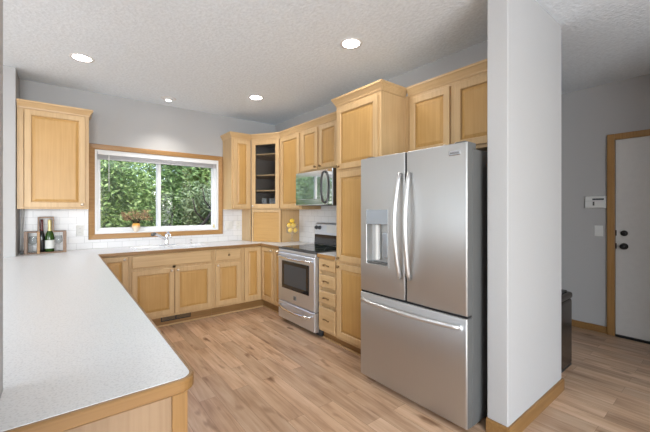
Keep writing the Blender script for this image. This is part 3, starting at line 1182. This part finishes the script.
MB(Tm).box(.734, wM - .002, .004, .039, MZ0 + .002, MZ1 - .002).build('end_trim', M['dark'], mw, bevel=.003)

# ------------------------------------------------------------------ fridge
FX = 1.905
FY0, FY1 = 1.040, 1.933
fg = thing('refrigerator', 'large stainless french-door refrigerator with ice dispenser', 'fridge', (2.3, 1.485, 0))
b = MB()
b.box(FX + .085, 2.70, FY0 + .008, FY1 - .008, .03, 1.755)
b.box(FX + .10, 2.66, FY0 + .03, FY1 - .03, .0, .0299)
b.build('body', M['sidegrey'], fg, bevel=.005)
MB().box(FX + .066, FX + .0849, FY0 + .014, FY1 - .014, .05, 1.76).build('gasket', M['gasket'], fg)
FYD = 1.952
Tf = at(FX, FYD, 0, RR)
wF = FYD - FY0


def fdoor(x0, x1, z0, z1, name, curve=.010, hole=None):
    """slab with rounded vertical edges and a slightly bowed front; hole = rectangle cut for the dispenser"""
    T = Tf
    def yf(x):
        u = (x - x0) / (x1 - x0)
        e = min(x - x0, x1 - x)
        rr = .009
        rnd = rr - math.sqrt(max(0, rr * rr - (rr - min(e, rr)) ** 2))
        return rnd + curve * (2 * u - 1) ** 2 * .5
    xs = [x0 + d for d in (0, .002, .005, .009, .014)] + [x0 + .014 + (x1 - x0 - .028) * k / 12 for k in range(1, 12)] + [x1 - d for d in (.014, .009, .005, .002, 0)]
    zs = [z0, z0 + .006, z1 - .006, z1]
    if hole:
        xs = sorted([x for x in xs if all(abs(x - q) > .012 for q in hole[:2])] + list(hole[:2]))
        zs = sorted(zs + list(hole[2:]))
    bm = MB(T)
    V = {}
    for i, x in enumerate(xs):
        for j, z in enumerate(zs):
            y = yf(x) + (.004 if j in (0, len(zs) - 1) else 0)
            V[i, j] = bm.bm.verts.new(T @ Vector((x, y, z)))
    for i in range(len(xs) - 1):
        for j in range(len(zs) - 1):
            if hole and xs[i] >= hole[0] - 1e-6 and xs[i + 1] <= hole[1] + 1e-6 and zs[j] >= hole[2] - 1e-6 and zs[j + 1] <= hole[3] + 1e-6:
                continue
            f = bm.bm.faces.new((V[i, j], V[i + 1, j], V[i + 1, j + 1], V[i, j + 1]))
            f.smooth = True
    back = [bm.bm.verts.new(T @ Vector(p)) for p in ((x0, .065, z0), (x1, .065, z0), (x1, .065, z1), (x0, .065, z1))]
    bm.bm.faces.new(back)
    n, m_ = len(xs) - 1, len(zs) - 1
    bm.bm.faces.new([V[i, 0] for i in range(n + 1)] + [back[1], back[0]])
    bm.bm.faces.new([V[i, m_] for i in range(n + 1)] + [back[2], back[3]])
    for f in (bm.bm.faces.new([V[0, j] for j in range(m_ + 1)] + [back[3], back[0]]), bm.bm.faces.new([V[n, j] for j in range(m_ + 1)] + [back[2], back[1]])):
        f.material_index = 1
    return bm.build(name, [M['steel'], M['sidegrey']], fg)


sp_ = FYD - 1.496
HOLE = (.070, .300, .945, 1.382)
dl = fdoor(.0, sp_ - .006, .728, 1.786, 'door', hole=HOLE)
drr = fdoor(sp_ + .006, wF, .728, 1.786, 'door')
fz = fdoor(.0, wF, .045, .712, 'freezer_drawer', curve=.008)
MB(Tf).box(sp_ - .0058, sp_ + .0058, .008, .065, .73, 1.78).build('mullion', M['gasket'], fg)  # black strip standing in for the shade in the door gap
MB(Tf).box(.004, wF - .004, .014, .065, .7125, .7275).build('drawer_gap_shade', M['gasket'], fg)  # black strip for the shade between doors and drawer
# bowed handles
def bow(x, z0, z1, parent, lean):
    pts, rr = [], []
    for k in range(17):
        u = k / 16
        z = z0 + (z1 - z0) * u
        s = math.sin(math.pi * u)
        pts.append((x + lean * s, -.008 - .052 * (s ** .8), z))
        rr.append(.016)
    MB(Tf).tube(pts, rr, 12, flat=.95, ref=(0, 1, 0)).build('handle', M['handle'], parent)
    for z in (z0 + .01, z1 - .01):
        pass
bow(sp_ - .040, .885, 1.635, dl, -.008)
bow(sp_ + .040, .885, 1.635, drr, .006)
pts = []
for k in range(17):
    u = k / 16
    s = math.sin(math.pi * u)
    pts.append((.03 + (wF - .07) * u, -.006 - .052 * s ** .7, .655 - .0 * s))
MB(Tf).tube(pts, .0155, 12).build('handle', M['handle'], fz)
# dispenser
dp = MB(Tf)
h0, h1, h2, h3 = HOLE
dp.rects(h0, h1, h2, h3, [(-.006, .001), (-.006, -.003), (.004, -.004), (.008, .0), (.014, .055)], back=False)
dpo = dp.build('dispenser', M['steel'], dl)
MB(Tf).rects(h0 + .003, h1 - .003, 1.262, h3 - .003, [(0, .05), (0, -.002), (.004, -.005)]).build('dispenser_panel', M['disp_panel'], dl)
b = MB(Tf)
b.box(h0 + .085, h0 + .112, .014, .045, h2 + .04, 1.262)
b.build('paddle', M['plastic'], dl, bevel=.006)
MB(Tf).box(h0 + .145, h0 + .195, .030, .050, h2 + .06, 1.20).build('water_paddle', M['disp_panel'], dl, bevel=.006)
MB(Tf).box(h0 + .016, h1 - .016, .004, .052, h2 + .012, h2 + .024).build('drip_tray', M['sidegrey'], dl, bevel=.002)
# hinge covers and badge
for yy in (FY0 + .06, FY1 - .06):
    MB().box(FX + .03, FX + .16, yy - .04, yy + .04, 1.756, 1.80).build('hinge_cover', M['sidegrey'], fg, bevel=.01)
bd = MB(Tf).rects(wF - .115, wF - .040, 1.712, 1.742, [(0, .004), (0, -.002), (.002, -.003)]).build('badge', M['chrome'], drr)
b = MB(Tf)
for k in range(9):
    b.box(wF - .105 + k * .0065, wF - .1015 + k * .0065, -.0036, -.0028, 1.723, 1.732)
b.build('lettering', M['sidegrey'], bd)

# ------------------------------------------------------------------ ceiling lights
def downlight(x, y, label, name='downlight', watt=16):
    t = thing(name, label, 'ceiling light', (x, y, H), 0, 'recessed ceiling lights')
    MB(Matrix.Translation((x, y, H))).lathe([(.070, -.001), (.074, -.005), (.094, -.004), (.097, -.0005)], 36).build('trim_ring', M['trim_white'], t)
    MB(Matrix.Translation((x, y, H))).lathe([(.0, -.0035), (.040, -.0034), (.072, -.002)], 36).build('lens', M['lens'], t)
    d = bpy.data.lights.new('lamp', 'SPOT')
    d.energy = watt
    d.color = (1, .97, .93)
    d.spot_size = R(150)
    d.spot_blend = .6
    d.shadow_soft_size = .07
    o = bpy.data.objects.new('lamp', d)
    COL.objects.link(o)
    o.parent = t
    o.location = (0, 0, -.02)
    return t


WATT = 6.5
downlight(.138, 3.80, 'lit recessed ceiling light above the far end of the peninsula', watt=4)
downlight(1.909, 2.064, 'lit recessed ceiling light in front of the pantry', watt=WATT)
downlight(.138, 2.06, 'lit recessed ceiling light added out of view above the near end of the peninsula', watt=4)  # extra lamp added to brighten the near peninsula and the ceiling
downlight(1.89, 3.785, 'lit recessed ceiling light near the corner cabinets', watt=11)
e = thing('eyeball_light', 'small swivel ceiling light above the sink window', 'ceiling light', (1.042, 4.50, H), 0, 'recessed ceiling lights')
MB(Matrix.Translation((1.042, 4.50, H))).lathe([(.050, -.001), (.056, -.008), (.085, -.006), (.090, -.0005)], 32).build('trim_ring', M['trim_white'], e)
MB(Matrix.Translation((1.042, 4.50, H))).lathe([(.050, -.002), (.046, -.018), (.034, -.030), (.032, -.024)], 32).build('eyeball', M['trim_white'], e)
MB(Matrix.Translation((1.042, 4.50, H))).lathe([(.0, -.027), (.032, -.026)], 24).build('lens', M['lens'], e)
d = bpy.data.lights.new('lamp', 'SPOT')
d.energy = 22
d.color = (1, .96, .91)
d.spot_size = R(120)
d.spot_blend = .7
d.shadow_soft_size = .03
o = bpy.data.objects.new('lamp', d)
COL.objects.link(o)
o.parent = e
o.location = (0, 0, -.04)
o.rotation_euler = (R(-14), 0, 0)

# ------------------------------------------------------------------ things on the worktop
# wooden rack: wide tray box with a smaller box on top
rx0, rx1, ry0, ry1 = -.318, .030, 4.600, 4.705
rz = CT + .0005
rk = thing('bottle_rack', 'brown wooden box rack holding bottles and glasses under the left wall cabinet', 'rack', (-.14, 4.65, rz))
b = MB()
b.box(rx0, rx1, ry0, ry1, rz, rz + .014)
b.box(rx0, rx0 + .030, ry0, ry1, rz + .014, rz + .236).box(rx1 - .030, rx1, ry0, ry1, rz + .014, rz + .236)
b.box(rx0 + .030, -.208, ry0 + .002, ry1 - .002, rz + .222, rz + .236).box(-.082, rx1 - .030, ry0 + .002, ry1 - .002, rz + .222, rz + .236)
b.build('lower_box', M['walnut'], rk, bevel=.0015, seg=1)
b = MB()
b.box(-.210, -.196, ry0, ry1, rz + .2365, rz + .388).box(-.090, -.076, ry0, ry1, rz + .2365, rz + .388)
b.box(-.196, -.090, ry0, ry1, rz + .374, rz + .388)
b.build('upper_box', M['walnut'], rk, bevel=.0015, seg=1)
b = MB()
b.box(-.214, -.190, ry0 - .012, ry0 - .0005, rz, rz + .236)
b.build('front_post', M['oak'], rk, bevel=.002)


def bottle(name, label, x, y, glassm, foil, s=1.0, cat='bottle', lab=True):
    t = thing(name, label, cat, (x, y, rz + .0145))
    Tb = Matrix.Translation((x, y, rz + .0145))
    MB(Tb).lathe([(0, 0), (.036 * s, 0), (.040 * s, .006), (.040 * s, .150), (.034 * s, .185), (.020 * s, .225), (.014 * s, .25), (.0135 * s, .272), (0, .273)], 22).build('glass', glassm, t)
    if lab:
        MB(Tb).lathe([(.0412 * s, .035), (.0412 * s, .125), (.0405 * s, .125)], 22).build('paper_label', M['label'], t)
    MB(Tb).lathe([(.0215 * s, .222), (.0165 * s, .25), (.0175 * s, .30), (.0175 * s, .338), (.014 * s, .345), (0, .346)], 18).build('foil', foil, t)
    return t


bottle('wine_bottle', 'green bottle with pale foil neck and white label standing in the rack', -.112, 4.645, M['green_glass'], M['gold_foil'], 1.0)
bottle('wine_bottle', 'dark bottle with red neck foil at the back of the rack', -.1785, 4.672, M['black_gloss'], M['red_glass'], .72, lab=False)


def stem_glass(label, x, y, z, up=True, hgt=.17):
    t = thing('wine_glass', label, 'glass', (x, y, z), 0, 'wine glasses in the rack')
    MB(Matrix.Translation((x, y, z))).lathe([(0, 0), (.032, .001), (.030, .004), (.005, .010), (.004, .07), (.012, .078), (.034, .10), (.037, .125), (.030, .168), (.029, .168), (.0355, .125), (.032, .102), (.010, .080), (0, .079)], 22).build('bowl', M['clear'], t)
    return t


stem_glass('clear wine glass in the left end of the wooden rack', -.250, 4.655, rz + .0145)
stem_glass('clear wine glass in the right end of the wooden rack', -.040, 4.655, rz + .0145)

# white lead from under the left cabinet to the worktop
t = thing('power_cord', 'white power lead hanging in the corner left of the bottle rack', 'cord', (-.345, 4.75, CT))
MB().tube([(-.335, 4.70, UB - .002), (-.340, 4.71, 1.25), (-.348, 4.72, 1.10), (-.352, 4.72, .99), (-.349, 4.72, .93), (-.345, 4.71, CT + .006)], .005, 8).build('cable', M['plastic'], t)
MB().tube([(-.318, 4.70, UB - .002), (-.322, 4.71, 1.24), (-.340, 4.715, 1.06), (-.346, 4.715, .95)], .003, 8).build('second_cable', M['plastic'], t)
MB().box(-.350, -.322, 4.655, 4.695, CT + .0005, CT + .035).build('adapter', M['sidegrey'], t, bevel=.004)

# outlets and switches
def plate(name, label, cat, T, w=.072, h=.118, kind='outlet', mat=None):
    t = thing(name, label, cat, tuple(T.translation), 0)
    p = MB(T).rects(-w / 2, w / 2, -h / 2, h / 2, [(0, 0), (0, -.003), (.004, -.006)]).build('cover_plate', mat or M['plastic'], t)
    n = max(1, round(w / .08))
    for k in range(n):
        cx = (k - (n - 1) / 2) * .046
        if kind == 'outlet':
            for cz in (-.022, .022):
                s = MB(T).rects(cx - .016, cx + .016, cz - .015, cz + .015, [(0, -.005), (0, -.0075), (.002, -.008)]).build('socket', M['plastic'], t)
                MB(T).box(cx - .008, cx - .006, -.0085, -.0075, cz - .004, cz + .006).box(cx + .006, cx + .008, -.0085, -.0075, cz - .004, cz + .006).build('slots', M['dark'], s)
        else:
            MB(T).box(cx - .006, cx + .006, -.016, -.005, -.008, .010).build('toggle', M['plastic'], t, bevel=.002)
    return t


yT = YB - .0085
plate('wall_outlet', 'white outlet on the tiles left of the window', 'outlet', Matrix.Translation((.156, yT, 1.137)))
plate('wall_switch', 'white double switch plate on the tiles right of the window', 'switch', Matrix.Translation((1.955, yT, 1.150)), w=.118, kind='switch')
plate('wall_outlet', 'white outlet on the tiles beside the appliance garage', 'outlet', Matrix.Translation((2.105, yT, 1.150)))
TH = Matrix.Translation((4.7495, 1.028, 1.141)) @ Matrix.Rotation(RR, 4, 'Z')
plate('light_switch', 'white light switch on the hall wall below the alarm panel', 'switch', TH, w=.078, h=.122, kind='switch')
ap = thing('alarm_panel', 'white alarm keypad on the hall wall beside the door', 'alarm panel', (4.7500, 1.054, 1.466))
Ta = Matrix.Translation((4.7495, 1.054, 1.466)) @ Matrix.Rotation(RR, 4, 'Z')
MB(Ta).rects(-.095, .095, -.068, .068, [(0, 0), (0, -.022), (.006, -.030)]).build('case', M['plastic'], ap)
MB(Ta).box(-.025, .078, -.0315, -.029, .022, .040).build('display', M['display'], ap)
MB(Ta).box(-.022, -.006, -.0315, -.029, -.040, .004).build('key_slot', M['sidegrey'], ap)
MB(Ta).box(-.090, .090, -.032, -.029, .010, .013).build('flap_line', M['pipe'], ap)

# potted dried plant on the window sill
SZ = WZ0 + .0095
pp = thing('potted_plant', 'orange and cream vase with dried brown foliage on the window sill', 'plant', (.735, YB + .035, SZ))
Tp = Matrix.Translation((.735, YB + .016, SZ))
MB(Tp).lathe([(0, 0), (.024, 0), (.030, .008), (.044, .045), (.048, .075), (.042, .102), (.037, .112), (.033, .112), (.038, .098), (.042, .075), (0, .07)], 26).build('vase', M['pot'], pp)
random.seed(4)
b, lf = MB(Tp), MB(Tp)
for k in range(16):
    a = random.uniform(0, 2 * math.pi)
    sx = random.uniform(-.16, .21)
    top = Vector((sx, random.uniform(-.05, .035), .19 + random.uniform(.0, .09) - abs(sx) * .12))
    midp = Vector((sx * .28, top.y * .3, .15))
    b.tube([(sx * .05, 0, .07), tuple(midp), tuple(top)], [.0035, .003, .0015], 5)
    for q in range(34):
        c = midp.lerp(top, random.uniform(.45, 1.12)) + Vector((random.uniform(-.035, .035), random.uniform(-.03, .03), random.uniform(-.025, .03)))
        d1 = Vector((random.uniform(-1, 1), random.uniform(-1, 1), random.uniform(-1, 1))).normalized()
        d2 = d1.cross(Vector((random.uniform(-1, 1), random.uniform(-1, 1), random.uniform(-1, 1)))).normalized()
        L, wd = random.uniform(.010, .018), random.uniform(.004, .007)
        vs = [lf.bm.verts.new(Tp @ (c + v)) for v in (-d1 * L, d2 * wd, d1 * L, -d2 * wd)]
        lf.bm.faces.new(vs)
b.build('stems', M['stem'], pp)
lf.build('foliage', M['dried'], pp)

# footed glass bowl of lemons in front of the appliance garage
vx, vy = 2.560, 4.000
vb = thing('fruit_bowl', 'footed clear glass bowl of lemons left of the range', 'bowl', (vx, vy, CT))
Tv = Matrix.Translation((vx, vy, CT + .0008))
MB(Tv).lathe([(0, 0), (.055, .001), (.055, .005), (.030, .016), (.014, .036), (.012, .100), (.020, .120), (.074, .130), (.086, .140), (.092, .262), (.089, .262), (.083, .144), (.070, .135), (0, .133)], 36).build('bowl', M['bowl_glass'], vb)
lem_me = None
spots = []
for zl, a0 in ((.178, 200), (.247, 260)):
    for q in range(3):
        spots.append((.043 * math.cos(R(a0 + 120 * q)), .043 * math.sin(R(a0 + 120 * q)), zl))
spots.append((.0, .0, .310))
for k, (lx, ly, lz) in enumerate(spots):
    where = ['low at the left', 'low at the right front', 'low at the back', 'front in the upper layer', 'right in the upper layer', 'left in the upper layer', 'on the very top'][k]
    if lem_me is None:
        Tl = Matrix.Identity(4)
        o = MB(Tl).lathe([(0, -.040), (.006, -.037), (.018, -.029), (.027, -.012), (.0285, .002), (.025, .016), (.014, .030), (.006, .037), (0, .041)], 20).build('lemon', M['lemon'], None)
        lem_me = o
    else:
        o = lem_me.copy()
        COL.objects.link(o)
    tag(o, 'yellow lemon in the glass bowl, ' + where, 'lemon', 'lemons in the glass bowl')
    o.location = (vx + lx, vy + ly, CT + lz)
    o.scale = (1.15, 1.15, .95)
    o.rotation_euler = (R(14 * math.sin(k * 2.1)), R(12 * math.cos(k * 1.3)), k * 1.15) if k < 6 else (R(80), 0, R(40))

# glasses in the corner display cabinet
g0 = None
cx, cy = 2.40, 4.50
k = 0
for zi, zz in enumerate((UB + .0185, 1.6695, 1.8945)):
    for i in range(3 if zi < 1 else 0):
        p = Vector(DA).lerp(Vector(DB), .30 + .2 * i) + iN * (.13 + .05 * (i % 2))
        wh = ['left', 'middle', 'right'][i] + ' one on the ' + ['bottom', 'lower', 'upper'][zi] + ' shelf'
        if g0 is None:
            o = MB().lathe([(0, 0), (.034, 0), (.041, .03), (.044, .08), (.040, .15), (.038, .15), (.041, .08), (.038, .032), (0, .008)], 18).build('drinking_glass', M['cup'], None)
            g0 = o
        else:
            o = g0.copy()
            COL.objects.link(o)
        tag(o, 'drinking glass in the corner glass-door cabinet, ' + wh, 'glass', 'glasses in the corner cabinet')
        o.location = (p.x, p.y, zz)
        k += 1

# bin at the end of the wall in the hall
tb_ = thing('trash_can', 'dark tall bin at the end of the grey wall in the hall', 'bin', (3.29, 1.11, 0))
MB().box(3.060, 3.555, .955, 1.265, .018, .590).build('body', M['bin'], tb_, bevel=.018, seg=3)
MB().box(3.065, 3.550, .960, 1.260, 0, .0179).build('base', M['black'], tb_)
MB().box(3.055, 3.560, .950, 1.270, .591, .648).build('lid', M['bin'], tb_, bevel=.02, seg=3)
MB().box(3.09, 3.525, .985, 1.235, .6485, .662).build('lid_flap', M['black'], tb_, bevel=.006)

# ------------------------------------------------------------------ outside
MB().box(-9, 14, 5.05, 24, -.7, -.6).build('ground_lawn', M['lawn'])['kind'] = 'structure'


def shrub(name, label, cat, x, y, z, rx, ry, rzz, n, mat, leaf=(.032, .062), seed=0, base=None, branches=7, group=None, hollow=.45):
    rnd = np.random.RandomState(seed)
    gz = -.6
    t = thing(name, label, cat, (x, y, gz), 0, group)
    # clumped leaves filling an irregular crown
    nc = 46
    d = rnd.normal(size=(nc, 3))
    d /= np.linalg.norm(d, axis=1)[:, None]
    rad = rnd.uniform(hollow, 1.0, nc)[:, None]
    cl = d * rad * np.array([rx, ry, rzz])
    which = rnd.randint(0, nc, n)
    spread = min(rx, rzz) * .26
    c = cl[which] + rnd.normal(size=(n, 3)) * spread
    lim = np.array([rx, ry, rzz])
    c = np.where(np.abs(c) > lim, np.sign(c) * lim * rnd.uniform(.55, 1, (n, 3)), c)
    c += np.array([0, 0, z - gz])
    c[:, 2] = np.maximum(c[:, 2], .08)
    a = rnd.normal(size=(n, 3))
    a[:, 2] *= .6
    a /= np.linalg.norm(a, axis=1)[:, None]
    b2 = np.cross(a, rnd.normal(size=(n, 3)) + np.array([0, 0, 1.2]))
    b2 /= np.linalg.norm(b2, axis=1)[:, None]
    L = rnd.uniform(leaf[0], leaf[1], n)[:, None]
    Wd = L * rnd.uniform(.32, .48, n)[:, None]
    nrm = np.cross(a, b2)
    V = np.stack([c - a * L, c + b2 * Wd - a * L * .1 + nrm * L * .08, c + a * L, c - b2 * Wd - a * L * .1 + nrm * L * .08], 1).reshape(-1, 3)
    F = np.arange(n * 4).reshape(-1, 4)
    me = bpy.data.meshes.new('foliage')
    me.from_pydata(V.tolist(), [], F.tolist())
    me.materials.append(mat)
    o = bpy.data.objects.new('foliage', me)
    COL.objects.link(o)
    o.parent = t
    bm_ = MB()
    for k in range(branches):
        e_ = cl[rnd.randint(nc)] * .9 + np.array([0, 0, z - gz])
        m_ = e_ * np.array([.35, .35, .5]) + rnd.normal(size=3) * .08
        bm_.tube([(x + rnd.uniform(-.08, .08), y + rnd.uniform(-.08, .08), gz), (x + m_[0], y + m_[1], gz + m_[2]), (x + e_[0], y + e_[1], gz + e_[2])], [.05, .032, .012], 7)
    bm_.build('branches', M['bark'], t)
    return t


LG = leaf_mat('bright_leaf', (.10, .22, .04), (.42, .56, .20))
LD = leaf_mat('deep_leaf', (.045, .11, .028), (.19, .31, .09))
LM = leaf_mat('mid_leaf', (.07, .17, .04), (.28, .41, .15))
LS = leaf_mat('silvery_leaf', (.10, .17, .07), (.33, .42, .24))
shrub('leafy_shrub', 'bright green leafy shrub outside the left window pane', 'shrub', .80, 7.0, 1.25, .66, .52, 1.1, 9500, LG, seed=1)
shrub('leafy_shrub', 'grey-green shrub with showing branches outside the right window pane', 'shrub', 2.42, 7.0, 1.05, .62, .5, .95, 5600, LS, seed=3, branches=12)
shrub('leafy_shrub', 'green shrub outside at the left edge of the window', 'shrub', -.60, 7.0, 1.3, .66, .52, 1.2, 8000, LM, seed=5)
shrub('leafy_shrub', 'green shrub outside furthest to the right through the window', 'shrub', 3.85, 7.0, 1.5, .66, .52, 1.3, 8000, LM, seed=4)
shrub('tall_shrub', 'tall mid green shrub outside behind the window mullion', 'shrub', 1.75, 8.5, 1.6, .85, .6, 1.5, 10000, LM, seed=2)
shrub('tall_shrub', 'tall green shrub outside behind the grey-green branching shrub', 'shrub', 3.6, 8.5, 1.7, .85, .6, 1.5, 10000, LG, seed=6)
shrub('tall_shrub', 'tall green shrub outside behind the bright green shrub', 'shrub', -.15, 8.5, 1.6, .85, .6, 1.5, 9000, LM, seed=7)
for i, (x, lab) in enumerate(((-2.4, 'dark evergreen tree outside, furthest left of the row behind the shrubs'), (.55, 'dark evergreen tree outside, second from the left of the row behind the shrubs'), (3.5, 'dark evergreen tree outside, third from the left of the row behind the shrubs'), (6.45, 'dark evergreen tree outside, furthest right of the row behind the shrubs'))):
    shrub('evergreen_tree', lab, 'tree', x, 11.0, 2.3, 1.28, .9, 2.5, 7500, LD, leaf=(.09, .15), seed=10 + i, branches=5, hollow=.1)
# bare crooked trunk seen through the right pane
t = thing('crooked_tree', 'thin bare crooked trunk outside the right window pane', 'tree', (2.05, 6.1, -.6))
K = 6.1 / 6.36
b = MB()
def q(*p):
    return [(x * K, 6.1 + (y - 6.36) * .6, 1.37 + (z - 1.37) * K if z > -.5 else -.6) for x, y, z in p]
b.tube(q((1.98, 6.35, -.6), (2.0, 6.35, .6), (1.96, 6.35, 1.0), (2.12, 6.36, 1.15), (2.26, 6.38, 1.36), (2.27, 6.40, 1.55), (2.38, 6.42, 1.72), (2.42, 6.45, 2.1)), [.05, .04, .03, .027, .022, .02, .015, .010], 8)
b.tube(q((2.12, 6.36, 1.15), (1.95, 6.4, 1.35), (1.9, 6.42, 1.6)), [.018, .014, .008], 7)
b.tube(q((2.26, 6.38, 1.36), (2.12, 6.40, 1.56), (2.08, 6.42, 1.8)), [.016, .012, .007], 7)
b.tube(q((2.27, 6.40, 1.52), (2.42, 6.40, 1.58), (2.55, 6.42, 1.78)), [.013, .010, .006], 7)
b.build('trunk', M['bark'], t)
